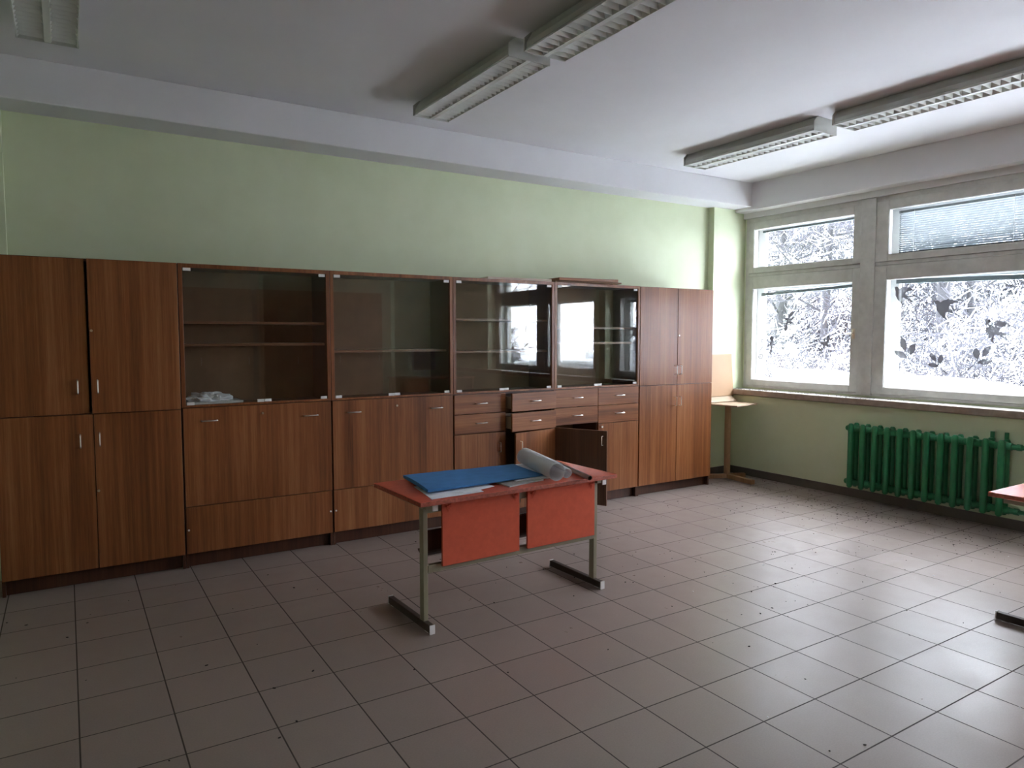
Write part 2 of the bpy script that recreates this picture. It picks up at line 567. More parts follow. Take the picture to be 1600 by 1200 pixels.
# blinds between the panes
def blind(name, label, y0, y1, zt, zb, slats, x=XF + 0.085, tilt=0.75, slope=0.0, group=None):
    y0, y1, zt, zb = KY(y0), KY(y1), KZ(zt), KZ(zb)
    t = thing(name, label, 'blind', (x, (y0 + y1) / 2, zt))
    hw = (y1 - y0) / 2
    b = BM(); box(b, -0.014, 0.014, -hw, hw, -0.022, 0, 0.002)
    obj('head_rail', b, M['blind'] if slats > 6 else M['blind_dark'], t)
    h = zt - zb
    n = slats
    for k in range(n):
        z = -0.03 - (h - 0.045) * k / (n - 1) if n > 1 else -0.03
        b = BM()
        mm = Matrix.Translation((0, 0, z)) @ Matrix.Rotation(tilt, 4, 'Y')
        prof = [(-0.0125, 0), (-0.006, 0.0016), (0, 0.002), (0.006, 0.0016), (0.0125, 0), (0.006, 0.0009), (0, 0.0013), (-0.006, 0.0009)]
        A = [b.verts.new(mm @ Vector((p[0], -hw + 0.004, p[1]))) for p in prof]
        B = [b.verts.new(mm @ Vector((p[0], hw - 0.004, p[1]))) for p in prof]
        for i in range(8):
            b.faces.new((A[i], A[(i + 1) % 8], B[(i + 1) % 8], B[i]))
        b.faces.new(A); b.faces.new(B)
        obj('slat', b, M['blind'], t)
    b = BM(); box(b, -0.012, 0.012, -hw, hw, -h, -h + 0.012, 0.002)
    obj('bottom_rail', b, M['blind'] if slats > 6 else M['blind_dark'], t)
    for yy in (-hw + 0.13, hw - 0.13):
        b = BM(); tube(b, [(-0.016, yy, -0.01), (-0.016, yy, -h)], 0.0016, 6)
        obj('cord', b, M['clip'], t)
    return t
blind('venetian_blind', 'lowered grey blind filling the upper light of the right window', 0.43, 1.41, 2.432, 2.072, 19, tilt=0.58)

def raised(name, label, y0, y1, za0, za1, thick):
    """a raised blind: stacked slats under a rail; slopes from za0 at y0 to za1 at y1"""
    y0, y1, za0, za1 = KY(y0), KY(y1), KZ(za0), KZ(za1)
    t = thing(name, label, 'blind', (XF + 0.085, (y0 + y1) / 2, (za0 + za1) / 2))
    hw = (y1 - y0) / 2
    for nm, dz0, dz1, m in (('slat_stack', -thick, 0.0, M['blind_dark']), ('bottom_rail', -thick - 0.010, -thick, M['blind_dark'])):
        b = BM()
        s = (za1 - za0) / 2
        k = 5 if nm == 'slat_stack' else 1
        for i in range(k):
            t0 = dz0 + (dz1 - dz0) * i / k + 0.0006
            t1 = dz0 + (dz1 - dz0) * (i + 1) / k - 0.0006
            prism(b, [(-hw, -s + t0), (hw, s + t0), (hw, s + t1), (-hw, -s + t1)], 'x', -0.012, 0.012)
        obj(nm, b, m, t)
    return t
raised('raised_blind', 'raised blind hanging as a thin dark bar in the left window', 1.79, 2.77, 1.852, 1.822, 0.018)
raised('raised_blind', 'raised blind hanging as a dark bar in the right window under the top light', 0.43, 1.415, 1.842, 1.868, 0.026)
raised('raised_blind', 'thin dark blind rail at the top of the upper light of the left window', 1.79, 2.77, 2.436, 2.436, 0.010)

# ------------------------------------------------------------------ window stickers (flat film on the inner glass)
XS = XF + 0.0165
def flat(name, label, cat, y, z, polys, group=None, size=1.0, mirror=1, rot=0.0):
    """polys: list of outlines in sticker coordinates; +u is to the viewer's right (towards -y)"""
    b = BM()
    cr, sr = math.cos(rot), math.sin(rot)
    for pl in polys:
        pts = [((-(p[0] * cr - p[1] * sr) * size * mirror), (p[0] * sr + p[1] * cr) * size) for p in pl]
        A = [b.verts.new((-0.0003, p[0], p[1])) for p in pts]
        B = [b.verts.new((0.0003, p[0], p[1])) for p in pts]
        b.faces.new(A); b.faces.new(B[::-1])
        n = len(pts)
        for i in range(n):
            b.faces.new((A[i], B[i], B[(i + 1) % n], A[(i + 1) % n]))
    o = obj(name, b, M['sticker'], None, False, (XS, KY(y), KZ(z)))
    return tag(o, label, cat, group)

SWALLOW = [(-0.115, 0.075), (-0.09, 0.082), (-0.068, 0.062), (-0.045, 0.078), (-0.01, 0.086), (0.035, 0.078), (0.085, 0.052), (0.045, 0.054), (0.012, 0.042), (-0.002, 0.022), (0.002, 0.006),
           (0.035, 0.004), (0.115, 0.008), (0.06, -0.006), (0.03, -0.014), (0.065, -0.034), (0.105, -0.062), (0.05, -0.044), (0.01, -0.022), (-0.02, -0.018), (-0.028, -0.035), (-0.022, -0.062), (0.0, -0.095), (-0.035, -0.07), (-0.068, -0.038), (-0.092, -0.005), (-0.098, 0.035)]
flat('swallow_sticker', 'grey swallow sticker highest in the top left of the right window pane', 'sticker', 1.305, 1.725, [SWALLOW], 'swallow stickers', 0.88, rot=-0.12)
flat('swallow_sticker', 'grey swallow sticker in the middle of the three on the right window', 'sticker', 0.96, 1.60, [SWALLOW], 'swallow stickers', 0.98)
flat('swallow_sticker', 'grey swallow sticker flying lowest and furthest right on the window', 'sticker', 0.60, 1.42, [SWALLOW], 'swallow stickers', 1.05, rot=-0.22)

def leaf(cx, cy, L, W, a):
    pts = []
    for i in range(17):
        t = i / 8.0
        if t <= 1: u, v = t * L, W * math.sin(PI * t) ** 0.8
        else: u, v = (2 - t) * L, -W * math.sin(PI * (2 - t)) ** 0.8
        if i == 16: break
        pts.append((cx + u * math.cos(a) - v * math.sin(a), cy + u * math.sin(a) + v * math.cos(a)))
    return pts
def stroke(pts, w):
    L, Rr = [], []
    for i, p in enumerate(pts):
        q = pts[min(i + 1, len(pts) - 1)]; o = pts[max(i - 1, 0)]
        d = Vector((q[0] - o[0], q[1] - o[1])); d.normalize()
        ww = w * (1 - 0.6 * i / (len(pts) - 1))
        L.append((p[0] - d.y * ww, p[1] + d.x * ww)); Rr.append((p[0] + d.y * ww, p[1] - d.x * ww))
    return L + Rr[::-1]
SPRIG = [leaf(0.065, 0.075, 0.105, 0.024, 0.95), leaf(0.035, 0.055, 0.09, 0.026, 1.75), leaf(0.035, 0.03, 0.11, 0.022, 0.18), stroke([(-0.03, -0.03), (0.01, 0.01), (0.035, 0.05), (0.07, 0.085)], 0.004)]
flat('leaf_sprig_sticker', 'grey sticker of a three leaf sprig at the lower right of the right window', 'sticker', 0.775, 1.165, SPRIG, 'leaf stickers', 1.0)
flat('leaf_sprig_sticker', 'grey leaf sprig sticker at the lower left of the right window pane', 'sticker', 1.24, 1.17, SPRIG, 'leaf stickers', 1.15, mirror=-1, rot=0.3)
flat('leaf_sprig_sticker', 'grey sprig sticker in front of the tree trunk low on the right window', 'sticker', 0.985, 1.13, SPRIG, 'leaf stickers', 0.85, mirror=-1)
def spiral(cx, cy, r0, turns, a0, sgn=1, n=26):
    return [(cx + r0 * (1 - 0.8 * i / n) * math.cos(a0 + sgn * turns * 2 * PI * i / n), cy + r0 * (1 - 0.8 * i / n) * math.sin(a0 + sgn * turns * 2 * PI * i / n)) for i in range(n + 1)]
def bloom(cx, cy, r, a):
    pts = []
    for i in range(30):
        t = 2 * PI * i / 30
        rr = r * (0.72 + 0.28 * math.cos(5 * t))
        pts.append((cx + rr * math.cos(t + a), cy + rr * math.sin(t + a)))
    return pts
SC = [bloom(0, 0.06, 0.055, 0.3), leaf(0.0, 0.09, 0.07, 0.022, 0.8), leaf(-0.03, 0.02, 0.07, 0.02, -1.7), stroke([(0.02, 0.04), (0.06, 0.02), (0.09, -0.03), (0.095, -0.09), (0.06, -0.14)], 0.004), stroke(spiral(0.055, -0.12, 0.035, 1.4, -0.5, -1), 0.004), stroke(spiral(0.12, 0.03, 0.028, 1.2, 3.6, -1), 0.0035)]
flat('flower_scroll_sticker', 'grey flower and scroll sticker in the upper centre of the left window pane', 'sticker', 2.40, 1.49, SC, 'flower stickers', 1.0)
flat('flower_scroll_sticker', 'grey flower sticker at the lower left of the left window pane', 'sticker', 2.62, 1.27, SC, 'flower stickers', 0.9, mirror=-1, rot=0.5)
flat('flower_scroll_sticker', 'grey flower and scroll sticker at the lower right of the left window pane', 'sticker', 2.06, 1.30, SC, 'flower stickers', 0.9, mirror=-1, rot=1.0)

# ------------------------------------------------------------------ outside: snow, trees, brick building
GZ = -0.9
b = BM()
N = 44
gv = [[None] * (N + 1) for _ in range(N + 1)]
for i in range(N + 1):
    for j in range(N + 1):
        x = XO + 0.05 + (i / N) ** 1.5 * 110
        y = -70 + 170 * j / N
        h = GZ + 0.14 * math.sin(x * 0.5 + y * 0.3) + 0.10 * math.sin(y * 0.9 - x * 0.2)
        gv[i][j] = b.verts.new((x, y, h))
for i in range(N):
    for j in range(N):
        b.faces.new((gv[i][j], gv[i + 1][j], gv[i + 1][j + 1], gv[i][j + 1]))
g = obj('ground', b, M['snow'], None, True)
g['kind'] = 'structure'; g['label'] = 'snow covered ground outside'

def snow_bank(label, y0, y1, prof):
    b = BM()
    n = 30
    rows = []
    m = 9
    for i in range(n + 1):
        y = y0 + (y1 - y0) * i / n
        t = i / n * (len(prof) - 1)
        k = min(int(t), len(prof) - 2)
        zt = prof[k] + (prof[k + 1] - prof[k]) * (t - k)
        row = []
        for j in range(m + 1):
            a = j / m
            x = XO + 0.008 + 0.24 * a
            z = 0.885 + (zt - 0.885) * (math.sin(PI * min(1, a * 1.25 + 0.16)) ** 0.45 if a < 0.99 else 0)
            row.append(b.verts.new((x, y, z)))
        row.append(b.verts.new((XO + 0.248, y, 0.8725)))
        row.append(b.verts.new((XO + 0.008, y, 0.8725)))
        rows.append(row)
    for i in range(n):
        L = len(rows[0])
        for j in range(L):
            b.faces.new((rows[i][j], rows[i + 1][j], rows[i + 1][(j + 1) % L], rows[i][(j + 1) % L]))
    b.faces.new(rows[0]); b.faces.new(rows[-1][::-1])
    o = obj('snow_bank', b, M['snow'], None, True)
    return tag(o, label, 'snow', 'snow on the outer ledges')
snow_bank('rounded bank of snow on the ledge outside the left window', 1.67, 2.86, [1.045, 1.055, 1.07, 1.055])
snow_bank('bank of snow sloping down to the right outside the window with swallows', 0.33, 1.57, [0.965, 1.01, 1.045, 1.055, 1.055])
snow_bank('bank of snow outside the windows further along, seen only in reflection', -2.58, 0.0, [0.98, 1.03, 1.05, 1.0])
b = BM(); box(b, XO, XO + 0.26, YF, YC + 0.1, 0.80, 0.872)
struct('trim_6', b, M['frame_bright'], 'outer ledge under the windows')

def grow(bm, bt, p, d, r, L, depth, rnd, twig_r, spread):
    """branch as a bent tube, then children"""
    n = 4 if depth > 1 else 3
    pts = [p.copy()]
    rad = [r]
    cur = p.copy(); dd = d.copy()
    for i in range(n):
        dd = (dd + Vector((rnd.uniform(-1, 1), rnd.uniform(-1, 1), rnd.uniform(-0.6, 0.9))) * 0.16).normalized()
        cur = cur + dd * (L / n)
        pts.append(cur.copy())
        rad.append(max(twig_r * 0.6, r * (1 - 0.72 * (i + 1) / n)))
    tgt = bm if depth >= 3 else bt
    tube(tgt, pts, rad, 6 if depth >= 3 else 3, cap=False)
    if depth <= 0:
        return
    kids = {4: 9, 3: 6, 2: 5, 1: 5}[depth]
    for k in range(kids):
        t = 0.25 + 0.75 * (k + rnd.random()) / kids
        i = min(int(t * n), n - 1)
        q = pts[i].lerp(pts[i + 1], t * n - i)
        ang = rnd.uniform(0, 2 * PI)
        side = dd.orthogonal().normalized()
        side.rotate(Matrix.Rotation(ang, 3, dd))
        nd = (dd * 0.55 + side * spread + Vector((0, 0, 0.12 if depth > 2 else -0.12))).normalized()
        grow(bm, bt, q, nd, max(twig_r, r * 0.42), L * rnd.uniform(0.42, 0.62), depth - 1, rnd, twig_r, spread)

def tree(seed, h, r, label, bare=0.32, spread=0.9):
    rnd = random.Random(seed)
    t = thing('snowy_tree', label, 'tree', (0, 0, 0))
    bm, bt = BM(), BM()
    n = 9
    pts = [Vector((0, 0, -0.2))]; rad = [r * 1.2]
    cur = Vector((0, 0, -0.2)); dd = Vector((rnd.uniform(-.05, .05), rnd.uniform(-.05, .05), 1)).normalized()
    for i in range(n):
        dd = (dd + Vector((rnd.uniform(-1, 1), rnd.uniform(-1, 1), 0)) * 0.05).normalized()
        cur = cur + dd * h / n
        pts.append(cur.copy()); rad.append(r * (1 - 0.75 * (i + 1) / n))
    tube(bm, pts, rad, 10, cap=False)
    for k in range(17):
        f = bare + (1 - bare) * (k + rnd.random()) / 17
        i = min(int(f * n), n - 1)
        q = pts[i].lerp(pts[i + 1], f * n - i)
        a = rnd.uniform(0, 2 * PI)
        nd = Vector((math.cos(a) * spread, math.sin(a) * spread, rnd.uniform(0.1, 0.75))).normalized()
        grow(bm, bt, q, nd, r * 0.28, h * rnd.uniform(0.24, 0.38) * (1.25 - f * 0.6), 3, rnd, 0.0125, spread)
    obj('trunk', bm, M['bark'], t, True)
    obj('twigs', bt, M['twig'], t)
    return t
def shrub(seed, h, label):
    rnd = random.Random(seed)
    t = thing('snowy_shrub', label, 'shrub', (0, 0, 0))
    bm, bt = BM(), BM()
    for k in range(14):
        a = rnd.uniform(0, 2 * PI)
        nd = Vector((math.cos(a) * 0.5, math.sin(a) * 0.5, 1)).normalized()
        grow(bm, bt, Vector((rnd.uniform(-.2, .2), rnd.uniform(-.2, .2), -0.05)), nd, 0.028, h * rnd.uniform(0.6, 1), 3, rnd, 0.013, 0.8)
    obj('stems', bm, M['bark'], t, True)
    obj('twigs', bt, M['twig'], t)
    return t
CX, CY = cam.location.x, cam.location.y
def at_u(u, dist):
    """ground point seen in image column u at plan distance dist along the view axis"""
    yaw = math.radians(32.254)
    k = (u - 800) / 1103.5
    return (CX + dist * (math.sin(yaw) + k * math.cos(yaw)), CY + dist * (math.cos(yaw) - k * math.sin(yaw)))
protos = [tree(3, 9.5, 0.17, 'x', 0.30), tree(11, 8.5, 0.13, 'x', 0.25), tree(23, 11, 0.20, 'x', 0.34)]
named = [(0, 1470, 15.5, 0.4, 'snowy tree whose leaning trunk stands behind the middle swallow sticker'),
         (2, 1418, 21, 2.0, 'snowy tree with a straight trunk at the left side of the right window'),
         (1, 1284, 19, 4.0, 'snowy tree with its trunk right of centre in the left window'),
         (1, 1228, 24, 1.0, 'snowy tree, right one of the close pair in the left window'),
         (0, 1211, 22, 3.1, 'snowy tree, left one of the close pair in the left window')]
for q, (k, u, d, rz, lab) in enumerate(named):
    x, y = at_u(u, d)
    if q < 3 and [0, 2, 1][q] == k:
        t = protos[k]; t.location = (x, y, GZ); t.rotation_euler = (0, 0, rz); t['label'] = lab
    else:
        t = dup(protos[k], (x, y, GZ), rz, lab)
    t['group'] = 'snowy trees outside the windows'
rnd = random.Random(5)
FAR = 'frosted tree in the dense snowy wood beyond the nearer trunks'
for i in range(34):
    u = 1150 + 520 * ((i * 0.618) % 1.0)
    d = 27 + 24 * ((i * 0.382 + 0.1) % 1.0)
    x, y = at_u(u, d)
    t = dup(protos[rnd.randrange(3)], (x, y, GZ), rnd.uniform(0, 6.28), FAR)
    s = rnd.uniform(0.85, 1.25)
    t.scale = (s, s, s)
    t['group'] = 'far frosted trees'
# trees that only the cupboard glass shows
for i in range(12):
    x = 16 + 22 * ((i * 0.618) % 1.0); y = -22 + 3.0 * i
    t = dup(protos[i % 3], (x, y, GZ), i * 1.3, 'snowy tree seen only as a reflection in the cupboard glass')
    t['group'] = 'reflected snowy trees'
sh = shrub(41, 2.3, 'snow laden shrub at the lower right edge of the right window')
x, y = at_u(1592, 11.5); sh.location = (x, y, GZ)
for j, (u, d, s, lab) in enumerate([(1545, 14.5, 0.85, 'snow laden shrub behind the lowest swallow sticker'), (1440, 18, 0.8, 'snow laden shrub in front of the brick wall, right window'),
                        (1335, 17, 0.8, 'snow laden shrub behind the middle mullion'), (1262, 21, 0.9, 'snow laden shrub behind the flower sticker, left window'), (1195, 20, 1.0, 'snow laden shrub at the left edge of the left window'), (1640, 15, 1.2, 'snow laden shrub beyond the right edge of the photo'), (1405, 13.5, 0.7, 'low snow laden shrub at the left edge of the right window'), (1500, 12.5, 0.75, 'low snow laden shrub under the lower right leaf sprig sticker'), (1228, 15, 0.8, 'low snow laden shrub behind the lower left flower sticker'), (1305, 14, 0.75, 'low snow laden shrub in the lower right corner of the left window'), (1468, 22, 1.1, 'snow laden shrub beyond the leaning trunk, right window')]):
    x, y = at_u(u, d)
    t = dup(sh, (x, y, GZ), j * 1.1, lab); t.scale = (s, s, s)
for i in range(26):
    u = 1150 + 500 * ((i * 0.618 + 0.3) % 1.0)
    d = 19 + 14 * ((i * 0.382 + 0.2) % 1.0)
    x, y = at_u(u, d)
    t = dup(sh, (x, y, GZ), i * 0.9, 'snow laden shrub in the dense undergrowth below the far trees')
    s = 0.8 + 0.5 * ((i * 0.27) % 1.0); t.scale = (s, s, s)
for i in range(9):
    t = dup(sh, (11 + (i % 3) * 4, -14 + 2.6 * i, GZ), i * 0.9, 'snow laden shrub seen only as a reflection in the cupboard glass')
for t in [o for o in C.objects if o.name.startswith('snowy_shrub')]:
    t['group'] = 'snowy shrubs'

bl = thing('brick_building', 'low red brick building with a snowy roof behind the trees', 'building', (30, 17, GZ))
b = BM(); box(b, 0, 6, -9, 14, 0, 1.75)
obj('wall', b, M['brick'], bl)
b = BM(); box(b, -0.3, 6.3, -9.3, 14.3, 1.75, 2.05, 0.12)
obj('snow_roof', b, M['snow'], bl)

# ------------------------------------------------------------------ cupboards
CYF = 2.645                   # front plane
CX0, CW, CH = -0.926, 0.9006, 1.82
DEP = 0.343
def vhandle(parent, x, y, z, L=0.072, out=0.024, r=0.0036):
    b = BM()
    tube(b, [(x, y, z), (x, y - out * .8, z), (x, y - out, z + L * .06), (x, y - out, z + L * .94), (x, y - out * .8, z + L), (x, y, z + L)], r, 8)
    return obj('handle', b, M['chrome'], parent, True)
def hhandle(parent, x, y, z, L=0.088, out=0.024, r=0.0036):
    b = BM()
    tube(b, [(x, y, z), (x, y - out * .8, z), (x + L * .06, y - out, z), (x + L * .94, y - out, z), (x + L, y - out * .8, z), (x + L, y, z)], r, 8)
    return obj('handle', b, M['chrome'], parent, True)
def lock(parent, x, y, z):
    b = BM(); tube(b, [(x, y + .002, z), (x, y - 0.006, z)], 0.007, 12)
    return obj('lock', b, M['brass'], parent, True)

T = 0.016
def carcass(t, shelves, w=CW, upper_open=True):
    """side panels, top, bottom, mid board, back and a plinth, standing on the floor"""
    b = BM()
    g = 0.0012
    for x0 in (g, w - T - g):
        box(b, x0, x0 + T, T + 0.001, DEP, 0, CH, 0.001)
    box(b, g + T, w - T - g, T + 0.001, DEP, CH - T, CH)
    box(b, g + T, w - T - g, T + 0.001, DEP - .004, 0.958, 0.958 + T)
    box(b, g + T, w - T - g, T + 0.001, DEP - .004, 0.088, 0.088 + T)
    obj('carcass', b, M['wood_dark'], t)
    b = BM(); box(b, g + T, w - T - g, DEP - 0.004, DEP - 0.001, 0.09, CH - T)
    obj('back_panel', b, M['board_back'], t)
    b = BM(); box(b, g + T + .001, w - T - g - .001, 0.055, 0.055 + T, 0, 0.0875)
    obj('plinth', b, M['wood_dark'], t)
    for z in shelves:
        b = BM(); box(b, g + T, w - T - g, 0.075, DEP - 0.005, z - T, z, 0.001)
        obj('shelf', b, M['shelf_wood'], t)

def panel_door(t, x0, x1, z0, z1, grain='wood_v', name='door', y=0.0):
    b = BM(); box(b, x0, x1, y, y + T, z0, z1, 0.0012)
    return obj(name, b, M[grain], t)

def glazed(t, w=CW, mid=0.0, right_front=False):
    """front frame and two sliding panes with plastic clips"""
    b = BM()
    f = 0.024
    z0, z1 = 0.972, CH
    box(b, 0.0015, f, 0, T, z0, z1, 0.001)
    box(b, w - f, w - 0.0015, 0, T, z0, z1, 0.001)
    box(b, f, w - f, 0, T, z1 - f, z1, 0.001)
    box(b, f, w - f, 0, T, z0, z0 + 0.014, 0.001)
    obj('front_frame', b, M['wood_v'], t)
    gz0, gz1 = z0 + 0.010, z1 - f + 0.004
    m = w / 2 + mid
    for side, x0, x1, y in (('l', f - .006, m + 0.012, 0.004), ('r', m - 0.012, w - f + .006, 0.012)):
        b = BM(); box(b, x0, x1, y, y + 0.004, gz0, gz1)
        p = obj('glass_pane', b, M['cab_glass'], t)
        xs = [(x0 + 0.010, gz1 - 0.014), (x0 + 0.010, gz0 + 0.012), (x1 - 0.052, gz0 + 0.012)] if side == 'l' else [(x1 - 0.052, gz1 - 0.014), (x1 - 0.052, gz0 + 0.012), (x0 + 0.018, gz0 + 0.012)]
        for (cx, cz) in xs:
            b = BM(); box(b, cx, cx + 0.042, y - 0.007, y - 0.0005, cz - 0.009, cz + 0.009, 0.002)
            obj('clip', b, M['clip'], p)
        # polished vertical edge of the pane
    return

def cupboard(k, label):
    return thing('cupboard', label, 'cupboard', (CX0 + CW * k, CYF, 0), 0, 'wall of brown wooden cupboards')

# module -1 : four doors, upper right one proud
t = cupboard(-1, 'brown four-door wooden cupboard at the far left end of the row')
carcass(t, [1.4])
h = CW / 2
d = panel_door(t, 0.004, h - 0.016, 0.967, CH - 0.004); vhandle(d, h - 0.068, 0, 1.080)
d = panel_door(t, h - 0.004, CW - 0.006, 0.967, CH - 0.002, y=-0.018); vhandle(d, h + 0.026, -0.018, 1.080); lock(d, h + 0.006, -0.018, 1.425)
d = panel_door(t, 0.004, h - 0.002, 0.090, 0.962, y=-0.002); vhandle(d, h - 0.066, -0.002, 0.780)
d = panel_door(t, h + 0.002, CW - 0.006, 0.090, 0.962, y=-0.004); vhandle(d, h + 0.026, -0.004, 0.785); lock(d, h + 0.012, -0.004, 0.53)

# modules 0,1 : glazed above, drop front and base board below
for k, lab, sh_ in ((0, 'cupboard with sliding glass and crumpled papers inside, left one of the glazed four', [1.485, 1.35]), (1, 'second glazed cupboard from the left, reflecting a desk and monitor', [1.30])):
    t = cupboard(k, lab)
    carcass(t, sh_)
    glazed(t, mid=0.02 if k == 0 else -0.01)
    d = panel_door(t, 0.006, CW - 0.006, 0.377, 0.968, name='drop_door', y=-0.002)
    hhandle(d, 0.105, -0.002, 0.888); hhandle(d, 0.715, -0.002, 0.884); lock(d, 0.46, -0.002, 0.915)
    d = panel_door(t, 0.006, CW - 0.006, 0.090, 0.373, name='base_panel')
    for xx in (0.018, CW - 0.018):
        b = BM(); tube(b, [(xx, .001, 0.235), (xx, -0.004, 0.235)], 0.006, 10)
        obj('screw_cap', b, M['clip'], d, True)

def drawer(t, x0, x1, z0, z1, out=0.0, yaw=0.0, lbl=None):
    """drawer front plus its box; pulled out along -y, optionally skewed about its right edge"""
    fr = BM(); box(fr, x0 - x1, 0, 0, T, 0, z1 - z0, 0.0012)
    o = obj('drawer', fr, M['wood_h'], t, False, (x1, -out, z0), (0, 0, yaw))
    w = x1 - x0
    hhandle(o, -w / 2 - 0.040, 0, (z1 - z0) / 2 + 0.004)
    b = BM()
    zz = z1 - z0 - 0.03
    for xx in (-w + 0.02, -0.032):
        box(b, xx, xx + 0.012, T + .0005, 0.27, 0.018, zz)
    box(b, -w + 0.032, -0.032, 0.258, 0.27, 0.018, zz)
    box(b, -w + 0.032, -0.032, T + .0005, 0.258, 0.018, 0.022)
    obj('drawer_box', b, M['plywood_pale'], o)
    if lbl: o['label'] = lbl
    return o

# module 2
t = cupboard(2, 'glazed cupboard with two drawers pulled askew and a door ajar behind the desk')
carcass(t, [1.525, 1.285])
glazed(t, mid=-0.02)
h = CW / 2
drawer(t, 0.008, h - 0.004, 0.822, 0.964); drawer(t, 0.008, h - 0.004, 0.676, 0.818)
drawer(t, h + 0.004, CW - 0.004, 0.826, 0.964, 0.030, 0.11, 'drawer pulled out askew')
drawer(t, h + 0.004, CW - 0.004, 0.672, 0.812, 0.030, 0.11, 'drawer pulled out askew')
d = panel_door(t, 0.008, h - 0.006, 0.090, 0.670); vhandle(d, h - 0.06, 0, 0.52)
b = BM(); box(b, h - 0.008, h + 0.008, T + .002, DEP - .006, 0.105, 0.957)
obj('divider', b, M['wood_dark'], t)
b = BM(); box(b, -(h - 0.008), 0, -T, 0, 0, 0.575, 0.0012)
d = obj('door', b, M['wood_v'], t, False, (CW - 0.004, 0.0, 0.090), (0, 0, 0.22))
d['label'] = 'door standing ajar'
vhandle(d, -(h - 0.008) + 0.045, -T, 0.44)

# module 3
t = cupboard(3, 'rightmost glazed cupboard, with an opened door coloured darker for shade and boards on its top')
carcass(t, [1.47, 1.345])
glazed(t, mid=-0.01)
drawer(t, 0.002, h - 0.004, 0.822, 0.966); drawer(t, 0.002, h - 0.004, 0.682, 0.818)
drawer(t, h, CW - 0.008, 0.822, 0.966); drawer(t, h, CW - 0.008, 0.672, 0.818)
b = BM(); box(b, h - 0.010, h + 0.006, T + .002, DEP - .006, 0.105, 0.957)
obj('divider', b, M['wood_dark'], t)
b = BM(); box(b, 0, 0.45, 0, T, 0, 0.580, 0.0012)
d = obj('door', b, M['wood_shaded'], t, False, (0.0, -0.003, 0.090), (0, 0, -math.radians(63)))
d['label'] = 'door swung wide open, its shade put into the veneer colour'
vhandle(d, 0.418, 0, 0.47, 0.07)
d = panel_door(t, h + 0.002, CW - 0.008, 0.090, 0.668); b = BM(); tube(b, [(h + 0.03, 0, 0.643), (h + 0.03, -0.018, 0.643)], [0.006, 0.009], 10); obj('knob', b, M['chrome'], d, True)

# module 4
t = cupboard(4, 'tall brown four-door cupboard at the right end of the row, lit by the window')
carcass(t, [1.4])
for x0, x1, hx in ((0.005, h - 0.0025, h - 0.030), (h + 0.0025, CW - 0.003, h + 0.026)):
    d = panel_door(t, x0, x1, 0.967, CH - 0.003); vhandle(d, hx, 0, 1.055, 0.078, 0.03)
    if x0 > h: lock(d, h + 0.016, 0, 1.40)
    d = panel_door(t, x0, x1, 0.090, 0.962); vhandle(d, hx, 0, 0.775, 0.078, 0.03)

# things on and in the cupboards
def slab(name, label, cat, c, size, rz, mat, group=None, bev=0.0015, rx=0.0):
    b = BM(); sx, sy, sz = size
    box(b, -sx / 2, sx / 2, -sy / 2, sy / 2, 0, sz, bev)
    o = obj(name, b, mat, None, False, c, (rx, 0, rz))
    return tag(o, label, cat, group)
slab('loose_board', 'thin pale board lying on top of the third glazed cupboard', 'board', (1.47, 2.79, CH + 0.0005), (0.56, 0.27, 0.017), -0.06, M['pale_board'], 'loose boards on top of the cupboards')
slab('loose_board', 'grey brown board lying lowest on top of the rightmost glazed cupboard', 'board', (2.12, 2.76, CH + 0.0005), (0.60, 0.30, 0.013), -0.18, M['board_back'], 'loose boards on top of the cupboards')
slab('loose_board', 'upper walnut board stacked on the rightmost glazed cupboard', 'board', (2.10, 2.74, CH + 0.0145), (0.56, 0.28, 0.022), -0.10, M['wood_h'], 'loose boards on top of the cupboards')

slab('flat_box', 'flat pale box under crumpled paper inside the left glazed cupboard', 'box', (-0.72, 2.80, 0.9745), (0.30, 0.20, 0.022), 0.05, M['paper_grey'])
rnd = random.Random(9)
b = BM()
bmesh.ops.create_icosphere(b, subdivisions=4, radius=1)
for v in b.verts:
    n = v.co.normalized()
    k = 1 + 0.22 * math.sin(7 * n.x + 3 * n.z) * math.cos(6 * n.y + 2) + 0.12 * math.sin(15 * n.x + 11 * n.y) + 0.07 * math.cos(29 * n.y + 23 * n.z)
    v.co = Vector((n.x * 0.125 * k, n.y * 0.08 * k, max(-0.001, n.z * 0.042 * k + 0.004)))
tag(obj('crumpled_paper', b, M['paper'], None, False, (-0.755, 2.79, 0.998)), 'crumpled white paper on the flat box behind sliding glass', 'paper')

